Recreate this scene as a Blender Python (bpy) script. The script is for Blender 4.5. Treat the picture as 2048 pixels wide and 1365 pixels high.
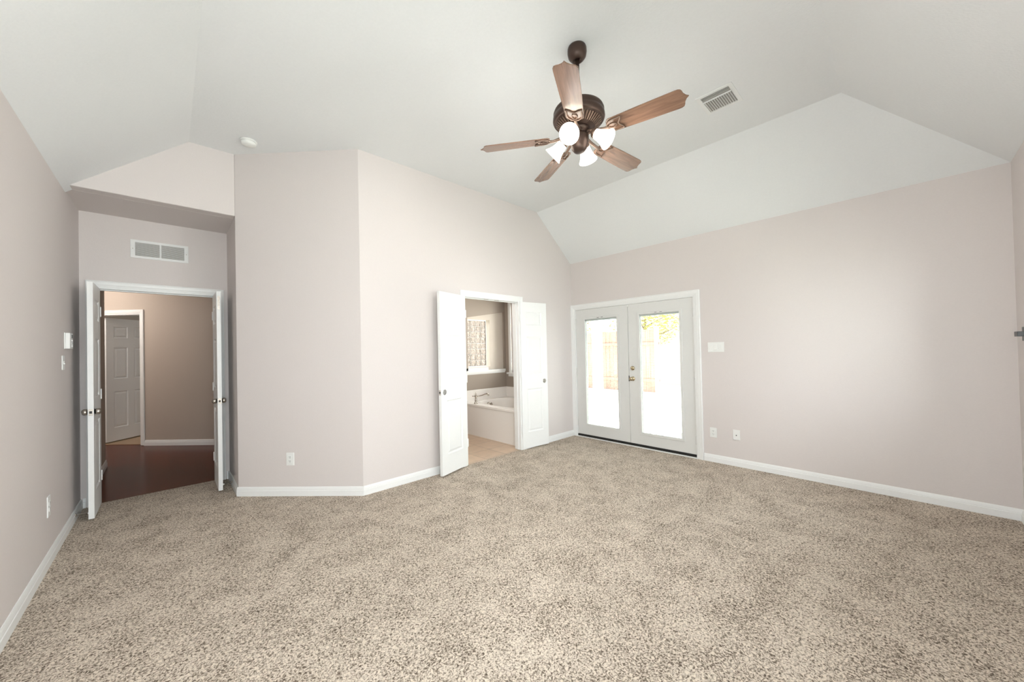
import bpy, bmesh, math, random
from mathutils import Vector, Matrix
from mathutils.geometry import tessellate_polygon
random.seed(7)
PI = math.pi
scene = bpy.context.scene
col = scene.collection
for o in list(bpy.data.objects):
    bpy.data.objects.remove(o)

# ------------------------------------------------------------ camera
HC = 1.38282
R = Vector((0.73550499, -0.67718009, -0.02143684))
U = Vector((0.00771423, -0.02326788, 0.9996995))
F = Vector((0.67747539, 0.73544934, 0.01188972))
cam_d = bpy.data.cameras.new('camera')
cam = bpy.data.objects.new('camera', cam_d)
col.objects.link(cam)
cam_d.sensor_width = 36.0
cam_d.lens = 730.202 / 2048 * 36.0
cam_d.shift_x = (1024 - 1009.682) / 2048
cam_d.shift_y = (692.067 - 682.5) / 2048
cam_d.clip_start = 0.02
m = Matrix((R, U, -F)).transposed().to_4x4()
m.translation = Vector((0, 0, HC))
cam.matrix_world = m
scene.camera = cam

# ------------------------------------------------------------ world, sun, bath daylight, added room fill, exposure
w = bpy.data.worlds.new('sky'); scene.world = w
w.use_nodes = True
nt = w.node_tree; nt.nodes.clear()
wo = nt.nodes.new('ShaderNodeOutputWorld'); bg = nt.nodes.new('ShaderNodeBackground')
bg.inputs['Color'].default_value = (0.86, 0.93, 1.0, 1); bg.inputs['Strength'].default_value = 3.2
nt.links.new(bg.outputs[0], wo.inputs[0])

def light(name, kind, loc, direction, energy, color=(1, 1, 1), **kw):
    d = bpy.data.lights.new(name, kind); d.energy = energy; d.color = color
    for k, v in kw.items(): setattr(d, k, v)
    o = bpy.data.objects.new(name, d); col.objects.link(o); o.location = loc
    if direction is not None:
        o.rotation_euler = Vector(direction).to_track_quat('-Z', 'Y').to_euler()
    return o

light('sun', 'SUN', (8, 2, 9), (-0.16, 0.30, -0.92), 24.0, (1.0, 0.97, 0.92), angle=0.02)
SH = dict(shape='RECTANGLE'); XW0 = -0.609
FILL_TINT = (0.935, 0.962, 0.99)  # tint shared by the added fill lights
light('fill_south', 'AREA', (-.10, -0.71, 1.45), (0, 1, 0), 82, FILL_TINT, size=0.88, size_y=1.38, **SH)  # south area lights: fill added outside invented windows, out of view
light('fill_south', 'AREA', (1.70, -0.71, 1.45), (0, 1, 0), 12, FILL_TINT, size=1.18, size_y=1.38, **SH)
light('fill_south', 'AREA', (3.70, -0.71, 1.45), (0, 1, 0), 16, FILL_TINT, size=1.18, size_y=1.38, **SH)
light('fill_west', 'AREA', (XW0 - .10, -.05, 1.45), (1, 0, 0), 42, FILL_TINT, size=0.98, size_y=1.38, **SH)  # added fill light at an invented west window, out of view
light('daylight_bath', 'AREA', (4.98, 4.50, 1.62), (-1, 0, 0), 30, (1.0, 0.95, 0.88), size=0.85, size_y=1.3, **SH)
scene.view_settings.view_transform = 'Standard'
scene.view_settings.look = 'None'
scene.view_settings.gamma = 1.0
scene.view_settings.exposure = 0.36
scene.view_settings.use_curve_mapping = False

# ------------------------------------------------------------ materials
def mat(name, color, rough=0.5, metal=0.0, bump=None, spec=0.5, **kw):
    """bump=(scale, strength, distance)"""
    m = bpy.data.materials.new(name); m.use_nodes = True
    nt = m.node_tree; b = nt.nodes['Principled BSDF']
    b.inputs['Base Color'].default_value = (*color, 1)
    b.inputs['Roughness'].default_value = rough
    b.inputs['Metallic'].default_value = metal
    b.inputs['Specular IOR Level'].default_value = spec
    for k, v in kw.items(): b.inputs[k].default_value = v
    tc = nt.nodes.new('ShaderNodeTexCoord')
    n = nt.nodes.new('ShaderNodeTexNoise'); n.inputs['Scale'].default_value = bump[0] if bump else 60
    n.inputs['Detail'].default_value = 4
    nt.links.new(tc.outputs['Object'], n.inputs['Vector'])
    # tiny tone variation so that no surface is a flat value
    mx = nt.nodes.new('ShaderNodeMix'); mx.data_type = 'RGBA'
    mx.inputs['A'].default_value = (*[c * 0.97 for c in color], 1)
    mx.inputs['B'].default_value = (*[min(1, c * 1.02) for c in color], 1)
    nt.links.new(n.outputs['Fac'], mx.inputs['Factor'])
    nt.links.new(mx.outputs['Result'], b.inputs['Base Color'])
    if bump:
        bp = nt.nodes.new('ShaderNodeBump'); bp.inputs['Strength'].default_value = bump[1]
        bp.inputs['Distance'].default_value = bump[2]
        nt.links.new(n.outputs['Fac'], bp.inputs['Height']); nt.links.new(bp.outputs[0], b.inputs['Normal'])
    return m

M = {}
M['wall'] = mat('wall_paint', (0.705, 0.65, 0.63), 0.7, bump=(95, 0.25, 0.002), spec=0.3)
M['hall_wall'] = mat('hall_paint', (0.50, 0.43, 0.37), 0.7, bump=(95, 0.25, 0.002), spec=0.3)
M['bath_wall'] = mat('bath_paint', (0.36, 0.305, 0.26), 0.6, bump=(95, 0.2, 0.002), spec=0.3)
M['recess'] = mat('recess_paint', (0.66, 0.59, 0.52), 0.6, bump=(95, 0.2, 0.002), spec=0.3)
M['ceil'] = mat('ceiling_paint', (0.81, 0.82, 0.825), 0.85, bump=(70, 0.35, 0.003), spec=0.2)
M['trim'] = mat('trim_paint', (0.86, 0.86, 0.85), 0.35, spec=0.4)
M['door'] = mat('door_paint', (0.86, 0.86, 0.85), 0.4, spec=0.4)
M['french'] = mat('french_door_paint', (0.74, 0.735, 0.715), 0.4, spec=0.4)
M['white'] = mat('white_plastic', (0.85, 0.85, 0.83), 0.35)
M['slot'] = mat('slot_dark', (0.05, 0.05, 0.05), 0.6)
M['nickel'] = mat('satin_nickel', (0.50, 0.46, 0.41), 0.28, 1.0)
M['brass'] = mat('antique_brass', (0.55, 0.46, 0.31), 0.25, 1.0)
M['bronze'] = mat('oiled_bronze', (0.075, 0.046, 0.036), 0.38, 0.55)
M['bronze_rub'] = mat('rubbed_bronze', (0.22, 0.15, 0.115), 0.4, 0.6)
M['grille'] = mat('grille_paint', (0.82, 0.82, 0.81), 0.4)
M['duct'] = mat('duct_shadow', (0.42, 0.39, 0.36), 0.8)  # sheet behind the louvers, coloured to stand for shade in the duct
M['chrome'] = mat('brushed_chrome', (0.62, 0.58, 0.53), 0.2, 1.0)
M['tub'] = mat('tub_acrylic', (0.88, 0.84, 0.80), 0.25)
M['rubber'] = mat('black_rubber', (0.012, 0.010, 0.009), 0.7)
M['bar'] = mat('grey_metal', (0.09, 0.09, 0.09), 0.35, 0.7)
M['screen'] = mat('lcd_grey', (0.13, 0.14, 0.13), 0.2)
M['tan'] = mat('tan_floor', (0.36, 0.25, 0.16), 0.6)
M['patio'] = mat('patio_concrete', (0.62, 0.60, 0.56), 0.9, bump=(30, 0.3, 0.004))
M['dark_ground'] = mat('dark_ground', (0.05, 0.085, 0.03), 0.9, bump=(60, 0.8, 0.02))  # low-albedo green for the unseen added ground
M['postw'] = mat('post_paint', (0.80, 0.80, 0.78), 0.5)
M['bark'] = mat('bark', (0.20, 0.13, 0.09), 0.9, bump=(25, 0.8, 0.02))
M['leaf'] = mat('leaf_yellow_green', (0.42, 0.40, 0.07), 0.6)
M['slat'] = mat('blind_slat', (0.84, 0.84, 0.83), 0.45)

def glass_mat(name, tint=(1, 1, 1)):
    m = bpy.data.materials.new(name); m.use_nodes = True; nt = m.node_tree; nt.nodes.clear()
    o = nt.nodes.new('ShaderNodeOutputMaterial'); t = nt.nodes.new('ShaderNodeBsdfTransparent')
    t.inputs[0].default_value = (*tint, 1)
    g = nt.nodes.new('ShaderNodeBsdfGlossy'); g.inputs['Roughness'].default_value = 0.02
    fr = nt.nodes.new('ShaderNodeFresnel'); fr.inputs['IOR'].default_value = 1.3
    mx = nt.nodes.new('ShaderNodeMixShader')
    nt.links.new(fr.outputs[0], mx.inputs[0]); nt.links.new(t.outputs[0], mx.inputs[1]); nt.links.new(g.outputs[0], mx.inputs[2])
    nt.links.new(mx.outputs[0], o.inputs[0])
    return m
M['glass'] = glass_mat('window_glass', (0.95, 0.97, 0.96))

def emis(name, color, strength):
    m = mat(name, color, 0.4); b = m.node_tree.nodes['Principled BSDF']
    b.inputs['Emission Color'].default_value = (*color, 1); b.inputs['Emission Strength'].default_value = strength
    return m
M['shade'] = emis('lit_opal_glass', (1.0, 0.94, 0.83), 3.6)
M['bulb'] = emis('lit_bulb', (1.0, 0.93, 0.82), 12)

def carpet_mat():
    m = bpy.data.materials.new('frieze_carpet'); m.use_nodes = True; nt = m.node_tree; L = nt.links
    b = nt.nodes['Principled BSDF']; b.inputs['Roughness'].default_value = 0.95
    b.inputs['Specular IOR Level'].default_value = 0.1
    tc = nt.nodes.new('ShaderNodeTexCoord')
    # warp so the flecks look like short curled tufts
    nw = nt.nodes.new('ShaderNodeTexNoise'); nw.inputs['Scale'].default_value = 45; nw.inputs['Detail'].default_value = 1
    L.new(tc.outputs['Object'], nw.inputs['Vector'])
    sub = nt.nodes.new('ShaderNodeVectorMath'); sub.operation = 'SUBTRACT'; sub.inputs[1].default_value = (.5, .5, .5)
    L.new(nw.outputs['Color'], sub.inputs[0])
    sc = nt.nodes.new('ShaderNodeVectorMath'); sc.operation = 'SCALE'; sc.inputs['Scale'].default_value = 0.022
    L.new(sub.outputs[0], sc.inputs[0])
    ad = nt.nodes.new('ShaderNodeVectorMath'); ad.operation = 'ADD'
    L.new(tc.outputs['Object'], ad.inputs[0]); L.new(sc.outputs[0], ad.inputs[1])
    n1 = nt.nodes.new('ShaderNodeTexNoise'); n1.inputs['Scale'].default_value = 112; n1.inputs['Detail'].default_value = 3
    n1.inputs['Roughness'].default_value = 0.6; n1.inputs['Distortion'].default_value = 0.7
    L.new(ad.outputs[0], n1.inputs['Vector'])
    big = nt.nodes.new('ShaderNodeTexNoise'); big.inputs['Scale'].default_value = 4.5; big.inputs['Detail'].default_value = 6
    big.inputs['Roughness'].default_value = 0.62; big.inputs['Distortion'].default_value = 0.15
    L.new(tc.outputs['Object'], big.inputs['Vector'])
    # the nap leans differently in patches: shifts how many dark flecks show
    mr = nt.nodes.new('ShaderNodeMapRange'); mr.inputs['From Min'].default_value = 0.35; mr.inputs['From Max'].default_value = 0.65
    mr.inputs['To Min'].default_value = -0.035; mr.inputs['To Max'].default_value = 0.03
    L.new(big.outputs['Fac'], mr.inputs['Value'])
    s = nt.nodes.new('ShaderNodeMath'); s.operation = 'ADD'
    L.new(n1.outputs['Fac'], s.inputs[0]); L.new(mr.outputs[0], s.inputs[1])
    cr = nt.nodes.new('ShaderNodeValToRGB'); e = cr.color_ramp.elements
    e[0].position = 0.355; e[0].color = (0.125, 0.094, 0.070, 1)
    e[1].position = 0.60; e[1].color = (0.77, 0.67, 0.56, 1)
    x = e.new(0.44); x.color = (0.31, 0.25, 0.196, 1)
    x = e.new(0.50); x.color = (0.57, 0.487, 0.405, 1)
    L.new(s.outputs[0], cr.inputs[0]); L.new(cr.outputs[0], b.inputs['Base Color'])
    bp = nt.nodes.new('ShaderNodeBump'); bp.inputs['Strength'].default_value = 0.9; bp.inputs['Distance'].default_value = 0.008
    L.new(n1.outputs['Fac'], bp.inputs['Height']); L.new(bp.outputs[0], b.inputs['Normal'])
    return m
M['carpet'] = carpet_mat()

def wood_mat(name, c1, c2, rough, scale=(3, 40, 40), spec=0.5, coat=0.0):
    m = bpy.data.materials.new(name); m.use_nodes = True; nt = m.node_tree; L = nt.links
    b = nt.nodes['Principled BSDF']; b.inputs['Roughness'].default_value = rough
    b.inputs['Specular IOR Level'].default_value = spec; b.inputs['Coat Weight'].default_value = coat
    b.inputs['Coat Roughness'].default_value = 0.13
    tc = nt.nodes.new('ShaderNodeTexCoord'); mp = nt.nodes.new('ShaderNodeMapping')
    mp.inputs['Scale'].default_value = scale
    L.new(tc.outputs['Object'], mp.inputs[0])
    n = nt.nodes.new('ShaderNodeTexNoise'); n.inputs['Scale'].default_value = 1; n.inputs['Detail'].default_value = 7
    n.inputs['Distortion'].default_value = 1.1
    L.new(mp.outputs[0], n.inputs['Vector'])
    cr = nt.nodes.new('ShaderNodeValToRGB'); e = cr.color_ramp.elements
    e[0].position = 0.32; e[0].color = (*c1, 1); e[1].position = 0.7; e[1].color = (*c2, 1)
    L.new(n.outputs['Fac'], cr.inputs[0]); L.new(cr.outputs[0], b.inputs['Base Color'])
    return m, nt, cr, b
M['blade'] = wood_mat('blade_walnut', (0.115, 0.060, 0.038), (0.25, 0.140, 0.092), 0.27, (4, 45, 45), 0.5, 0.6)[0]
M['fence'] = wood_mat('fence_cedar', (0.40, 0.22, 0.16), (0.56, 0.34, 0.26), 0.9, (8, 8, 1.2))[0]

def brick_mat(name, c1, c2, cm, bw, bh, mortar, rough, offset=0.5, rot=0.0, origin=(0, 0, 0), coat=0.0):
    m = bpy.data.materials.new(name); m.use_nodes = True; nt = m.node_tree; L = nt.links
    b = nt.nodes['Principled BSDF']; b.inputs['Roughness'].default_value = rough; b.inputs['Coat Weight'].default_value = coat
    b.inputs['Coat Roughness'].default_value = 0.08
    tc = nt.nodes.new('ShaderNodeTexCoord'); mp = nt.nodes.new('ShaderNodeMapping')
    mp.inputs['Rotation'].default_value = (0, 0, rot); mp.inputs['Location'].default_value = origin
    L.new(tc.outputs['Object'], mp.inputs[0])
    t = nt.nodes.new('ShaderNodeTexBrick'); t.offset = offset; t.inputs['Scale'].default_value = 1
    t.inputs['Brick Width'].default_value = bw; t.inputs['Row Height'].default_value = bh
    t.inputs['Mortar Size'].default_value = mortar; t.inputs['Mortar Smooth'].default_value = 0.2
    t.inputs['Color1'].default_value = (*c1, 1); t.inputs['Color2'].default_value = (*c2, 1); t.inputs['Mortar'].default_value = (*cm, 1)
    L.new(mp.outputs[0], t.inputs['Vector'])
    n = nt.nodes.new('ShaderNodeTexNoise'); n.inputs['Scale'].default_value = 9; n.inputs['Detail'].default_value = 5
    L.new(tc.outputs['Object'], n.inputs['Vector'])
    mr = nt.nodes.new('ShaderNodeMapRange'); mr.inputs['To Min'].default_value = 0.8; mr.inputs['To Max'].default_value = 1.15
    L.new(n.outputs['Fac'], mr.inputs['Value'])
    mx = nt.nodes.new('ShaderNodeMix'); mx.data_type = 'RGBA'; mx.blend_type = 'MULTIPLY'; mx.inputs['Factor'].default_value = 1
    L.new(t.outputs['Color'], mx.inputs['A']); L.new(mr.outputs[0], mx.inputs['B']); L.new(mx.outputs['Result'], b.inputs['Base Color'])
    return m
M['tile'] = brick_mat('floor_tile', (0.62, 0.46, 0.33), (0.68, 0.52, 0.38), (0.42, 0.31, 0.23), 0.33, 0.33, 0.005, 0.35, 0.0)
M['hardwood'] = brick_mat('cherry_hardwood', (0.088, 0.015, 0.005), (0.120, 0.024, 0.008), (0.03, 0.010, 0.005), 0.9, 0.083, 0.0015, 0.22, 0.37, PI / 2, coat=0.0)
M['hardwood'].node_tree.nodes['Principled BSDF'].inputs['Specular IOR Level'].default_value = 0.10

def block_mat():
    m = bpy.data.materials.new('wavy_glass_block'); m.use_nodes = True; nt = m.node_tree; L = nt.links
    b = nt.nodes['Principled BSDF']; b.inputs['Base Color'].default_value = (0.60, 0.51, 0.43, 1)
    b.inputs['Roughness'].default_value = 0.12; b.inputs['Transmission Weight'].default_value = 0.55
    tc = nt.nodes.new('ShaderNodeTexCoord'); n = nt.nodes.new('ShaderNodeTexNoise')
    n.inputs['Scale'].default_value = 22; n.inputs['Detail'].default_value = 2; n.inputs['Distortion'].default_value = 1.5
    L.new(tc.outputs['Object'], n.inputs['Vector'])
    bp = nt.nodes.new('ShaderNodeBump'); bp.inputs['Strength'].default_value = 1.0; bp.inputs['Distance'].default_value = 0.03
    L.new(n.outputs['Fac'], bp.inputs['Height']); L.new(bp.outputs[0], b.inputs['Normal'])
    return m
M['block'] = block_mat()

# ------------------------------------------------------------ mesh helpers
class MB:
    def __init__(s): s.bm = bmesh.new()
    def add(s, verts, faces):
        vs = [s.bm.verts.new(v) for v in verts]
        for f in faces:
            try: s.bm.faces.new([vs[i] for i in f])
            except ValueError: pass
        return vs
    def box(s, a, b, mtx=None, bevel=0.0):
        a = Vector(a); b = Vector(b)
        lo = Vector([min(a[i], b[i]) for i in range(3)]); hi = Vector([max(a[i], b[i]) for i in range(3)])
        t = bmesh.new(); bmesh.ops.create_cube(t, size=1)
        for v in t.verts: v.co = Vector([lo[i] + (v.co[i] + .5) * (hi[i] - lo[i]) for i in range(3)])
        if bevel: bmesh.ops.bevel(t, geom=list(t.edges), offset=bevel, segments=2, profile=0.5, affect='EDGES')
        s.merge(t, mtx)
    def merge(s, t, mtx=None):
        idx = {}
        for v in t.verts: idx[v.index] = None
        t.verts.index_update()
        vs = [s.bm.verts.new(mtx @ v.co if mtx else v.co) for v in t.verts]
        for f in t.faces: s.bm.faces.new([vs[v.index] for v in f.verts])
        t.free()
    def prism(s, loops, origin, ux, uy, n):
        """first loop outline, the others holes; extruded by vector n"""
        origin, ux, uy, n = map(Vector, (origin, ux, uy, n))
        L3 = [[origin + ux * p[0] + uy * p[1] for p in l] for l in loops]
        tris = tessellate_polygon([[Vector((p[0], p[1], 0)) for p in l] for l in loops])
        flat = [p for l in L3 for p in l]; N = len(flat)
        vs = [s.bm.verts.new(p) for p in flat] + [s.bm.verts.new(p + n) for p in flat]
        for t in tris:
            for q in (t, [i + N for i in reversed(t)]):
                try: s.bm.faces.new([vs[i] for i in q])
                except ValueError: pass
        k = 0
        for l in L3:
            c = len(l)
            for i in range(c):
                j = (i + 1) % c
                s.bm.faces.new([vs[k + i], vs[k + j], vs[k + j + N], vs[k + i + N]])
            k += c
        bmesh.ops.recalc_face_normals(s.bm, faces=s.bm.faces)
    def lathe(s, prof, seg=32, mtx=None, smooth=True):
        mtx = mtx or Matrix.Identity(4)
        rings = []
        for r, z in prof:
            if r < 1e-6: rings.append([s.bm.verts.new(mtx @ Vector((0, 0, z)))])
            else: rings.append([s.bm.verts.new(mtx @ Vector((r * math.cos(2 * PI * i / seg), r * math.sin(2 * PI * i / seg), z))) for i in range(seg)])
        for a, b in zip(rings, rings[1:]):
            for i in range(seg):
                j = (i + 1) % seg
                q = [a[i % len(a)], a[j % len(a)], b[j % len(b)], b[i % len(b)]]
                u = []
                for v in q:
                    if v not in u: u.append(v)
                if len(u) > 2:
                    f = s.bm.faces.new(u); f.smooth = smooth
    def tube(s, pts, r, seg=8, closed=False, caps=True):
        pts = [Vector(p) for p in pts]; n = len(pts); rings = []
        rr = r if isinstance(r, (list, tuple)) else [r] * n
        prev = None
        for i, p in enumerate(pts):
            a = pts[(i - 1) % n] if closed or i > 0 else p
            b = pts[(i + 1) % n] if closed or i < n - 1 else p
            t = (b - a).normalized()
            if prev is None:
                x = t.orthogonal().normalized()
            else:
                x = (prev - t * prev.dot(t)).normalized()
            prev = x; y = t.cross(x)
            rings.append([s.bm.verts.new(p + (x * math.cos(2 * PI * k / seg) + y * math.sin(2 * PI * k / seg)) * rr[i]) for k in range(seg)])
        pairs = list(zip(rings, rings[1:])) + ([(rings[-1], rings[0])] if closed else [])
        for a, b in pairs:
            for k in range(seg):
                f = s.bm.faces.new([a[k], a[(k + 1) % seg], b[(k + 1) % seg], b[k]]); f.smooth = True
        if caps and not closed:
            s.bm.faces.new(list(reversed(rings[0]))); s.bm.faces.new(rings[-1])
    def build(s, name, m, parent=None, loc=None, rot=None, subsurf=0, bevel=0.0):
        bmesh.ops.recalc_face_normals(s.bm, faces=s.bm.faces)
        me = bpy.data.meshes.new(name); s.bm.to_mesh(me); s.bm.free()
        if isinstance(m, str): m = M[m]
        me.materials.append(m)
        o = bpy.data.objects.new(name, me); col.objects.link(o)
        if parent: o.parent = parent
        if loc is not None: o.location = loc
        if rot is not None: o.rotation_euler = rot
        if bevel:
            b = o.modifiers.new('bevel', 'BEVEL'); b.width = bevel; b.segments = 2; b.limit_method = 'ANGLE'
        if subsurf:
            b = o.modifiers.new('sub', 'SUBSURF'); b.levels = subsurf; b.render_levels = subsurf
        return o

def box(name, a, b, m, parent=None, bevel=0.0, **kw):
    q = MB(); q.box(a, b, bevel=bevel); return q.build(name, m, parent, **kw)
def tag(o, label=None, cat=None, group=None, kind=None):
    if label: o['label'] = label
    if cat: o['category'] = cat
    if group: o['group'] = group
    if kind: o['kind'] = kind
    return o
def S(o): o['kind'] = 'structure'; return o
def empty(name, loc, rz=0.0):
    o = bpy.data.objects.new(name, None); col.objects.link(o); o.location = loc; o.rotation_euler = (0, 0, rz)
    o.empty_display_size = 0.1
    return o
def copy_tree(o, parent=None):
    c = o.copy(); col.objects.link(c); c.parent = parent
    for ch in list(o.children): copy_tree(ch, c)
    return c

# ------------------------------------------------------------ room dimensions
XW, XE, YS = -0.609, 4.763, -0.601      # west wall, east wall, south wall (inner faces)
YB, YN, YD = 5.176, 4.463, 3.576        # entry wall, header wall above the niche, bathroom-door wall
XC = 0.497                              # niche side wall
XD = XC + YN - YD                       # corner between the angled wall and the bathroom-door wall
H, HW, HS = 3.392, 2.743, 2.775         # flat ceiling, wall plate, niche soffit
XR, XR2, YR = 0.154, 3.986, 0.280       # edges of the flat ceiling
T = 0.11
r2 = math.sqrt(.5)
Z = Vector((0, 0, 1))

def wall(name, p0, p1, loops, thick, m='wall'):
    """vertical wall: loops in (distance along p0->p1, z); thick = vector behind"""
    p0 = Vector((*p0, 0)); p1 = Vector((*p1, 0)); q = MB()
    q.prism(loops, p0, (p1 - p0).normalized(), Z, thick)
    return S(q.build(name, m))
def rect(a, b, c, d): return [(a, b), (c, b), (c, d), (a, d)]

# floors ------------------------------------------------------------
q = MB()
q.prism([[(XW - .1, YS - .1), (XE + .0, YS - .1), (XE + .0, YD), (XD + .0, YD), (XC, YN), (XC, YB + .05), (XW - .1, YB + .05)]], (0, 0, 0), (1, 0, 0), (0, 1, 0), (0, 0, -.06))
q.box((2.5, YD - .01, -.06), (3.7, YD + .02, -.0005))
S(q.build('floor', 'carpet'))
box('floor_hall', (-2.9, YB + .05, -.06), (1.4, 12.0, -.006), 'hardwood'); S(bpy.data.objects['floor_hall'])
q = MB(); q.prism([[(-2.1, 8.2 + .02 - 0.0), (-.2, 8.06), (2.2, 11), (-1.5, 12.5), (-3.5, 10.5)]], (0, 0, 0), (1, 0, 0), (0, 1, 0), (0, 0, .004))
q.bm.free()
box('floor_bath', (XD + .2, YD + .02, -.06), (XE, YB + .2, -.004), 'tile'); S(bpy.data.objects['floor_bath'])

# ceiling -----------------------------------------------------------
q = MB()
V = [(XW, YS, HW), (XE, YS, HW), (XE, YD + T, HW), (XR2, YD + T, H), (XR2, YR, H), (XR, YR, H), (XR, YN + T, H), (XW, YN + T, HW), (XD + T, YD + T, H), (XC + T, YN + T, H)]
q.add(V, [(5, 4, 3, 8, 9, 6), (0, 5, 6, 7), (1, 2, 3, 4), (0, 1, 4, 5)])
q.bm.normal_update()
ce = q.build('ceiling', 'ceil')
for p in ce.data.polygons:
    if p.normal.z < 0: pass
md = ce.modifiers.new('thickness', 'SOLIDIFY'); md.thickness = 0.09; md.offset = 0
md.offset = 1 if sum(p.normal.z for p in ce.data.polygons) > 0 else -1
S(ce)
o = box('ceiling_niche', (XW, YN + T, HS), (XC, YB, HS + .10), 'wall'); S(o)

# walls -------------------------------------------------------------
wall('wall_west', (XW, YS - T), (XW, 6.95), [rect(0, 0, 6.95 - YS + T, HW + .08), rect(-.55 - YS + T, .75, .45 - YS + T, 2.15)], (-T, 0, 0))
wall('wall_entry', (XW, YB), (XC, YB), [[(0, 0), (.096, 0), (.096, 2.072), (1.014, 2.072), (1.014, 0), (XC - XW, 0), (XC - XW, HS), (0, HS)]], (0, T, 0))
# header above the niche follows the ceiling slope
sl = (H - HW) / (XR - XW)
xh = XW + (HS - HW) / sl
q = MB()
q.prism([[(XW, HS), (XC, HS), (XC, H + .04), (XR - .03, H + .04), (XW, HS + .07)]], (0, YN, 0), (1, 0, 0), (0, 0, 1), (0, T, 0))
S(q.build('wall_header', 'wall', bevel=.006))
wall('wall_niche', (XC, YN), (XC, YB + T), [rect(0, 0, YB + T - YN, H)], (T, 0, 0))
LC = (YN - YD) / r2
wall('wall_angled', (XC, YN), (XD, YD), [rect(0, 0, LC, H)], Vector((T * r2, T * r2, 0)))
BX0, BX1, BZ = 2.635, 3.580, 2.062       # bathroom opening
wall('wall_north', (XD, YD), (XE, YD), [[(0, 0), (BX0 - XD, 0), (BX0 - XD, BZ), (BX1 - XD, BZ), (BX1 - XD, 0), (XE - XD, 0), (XE - XD, HW), (XR2 - XD, H), (0, H)]], (0, T, 0))
FY0, FY1, FZ = 1.715, 3.520, 2.008       # french door opening
BWY0, BWY1, BWZ0, BWZ1 = 4.12, 4.985, .96, 2.27  # bath window
wall('wall_east', (XE, YS - T), (XE, YB + T), [[(0, 0), (FY0 - YS + T, 0), (FY0 - YS + T, FZ), (FY1 - YS + T, FZ), (FY1 - YS + T, 0), (YB + 2 * T - YS, 0), (YB + 2 * T - YS, HW + .08), (0, HW + .08)],
     rect(BWY0 - YS + T, BWZ0, BWY1 - YS + T, BWZ1)], (.15, 0, 0))
wall('wall_south', (XW, YS), (XE, YS), [rect(0, 0, XE - XW, HW), rect(-.55 - XW, .75, .35 - XW, 2.15), rect(1.10 - XW, .75, 2.30 - XW, 2.15), rect(3.10 - XW, .75, 4.30 - XW, 2.15)], (0, -T, 0))

# bathroom shell: back wall with a recessed opening over the tub
yb = 5.15
q = MB()
x0b, x1b = XD + .25, XE
raked = [(3.86, 1.03), (4.725, 1.03), (4.725, 2.107), (3.86, 1.972)]
q.prism([rect(x0b, 0, x1b, HW), raked], (0, yb, 0), (1, 0, 0), (0, 0, 1), (0, .035, 0))
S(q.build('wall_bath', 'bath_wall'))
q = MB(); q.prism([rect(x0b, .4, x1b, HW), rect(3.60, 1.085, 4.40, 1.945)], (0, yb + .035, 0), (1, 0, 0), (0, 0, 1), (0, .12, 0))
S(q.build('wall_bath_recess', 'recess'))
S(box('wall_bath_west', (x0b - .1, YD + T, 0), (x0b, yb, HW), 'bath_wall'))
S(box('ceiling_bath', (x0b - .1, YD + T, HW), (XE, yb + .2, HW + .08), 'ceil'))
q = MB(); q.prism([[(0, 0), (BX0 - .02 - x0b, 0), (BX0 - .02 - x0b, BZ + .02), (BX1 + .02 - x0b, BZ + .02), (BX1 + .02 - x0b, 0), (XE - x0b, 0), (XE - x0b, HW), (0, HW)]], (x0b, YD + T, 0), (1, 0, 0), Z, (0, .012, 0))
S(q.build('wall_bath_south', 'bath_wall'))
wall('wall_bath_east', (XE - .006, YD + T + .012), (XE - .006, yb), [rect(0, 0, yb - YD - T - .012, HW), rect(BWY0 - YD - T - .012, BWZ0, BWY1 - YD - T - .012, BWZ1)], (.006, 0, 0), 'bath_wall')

# hallway shell ------------------------------------------------------
sF = 7.86                                  # far hall wall: x + y = sF
d45 = Vector((-r2, r2, 0))
P0 = Vector((1.30, sF - 1.30, 0))
def far(x): return (x - 1.30) / -r2        # distance along the far wall for a given x
DJ0, DJ1 = far(-.324), far(-.864)
q = MB()
q.prism([[(0, 0), (DJ0, 0), (DJ0, 2.093), (DJ1, 2.093), (DJ1, 0), (far(-2.9), 0), (far(-2.9), HW), (0, HW)]], P0, d45, Z, Vector((T * r2, T * r2, 0)))
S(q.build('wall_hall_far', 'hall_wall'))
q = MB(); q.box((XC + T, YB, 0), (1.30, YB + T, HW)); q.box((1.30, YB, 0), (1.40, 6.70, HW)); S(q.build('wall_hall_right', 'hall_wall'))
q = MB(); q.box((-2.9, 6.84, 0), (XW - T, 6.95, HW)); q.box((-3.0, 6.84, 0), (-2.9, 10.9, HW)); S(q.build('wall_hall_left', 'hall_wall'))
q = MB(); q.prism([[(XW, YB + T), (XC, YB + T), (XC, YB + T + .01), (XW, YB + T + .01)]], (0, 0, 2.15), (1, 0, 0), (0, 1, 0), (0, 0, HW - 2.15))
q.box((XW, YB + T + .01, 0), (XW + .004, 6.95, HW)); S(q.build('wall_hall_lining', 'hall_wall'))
q = MB(); q.box((-3.0, YB + T, HW), (1.40, 12.2, HW + .08)); S(q.build('ceiling_hall', 'ceil'))
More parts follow.
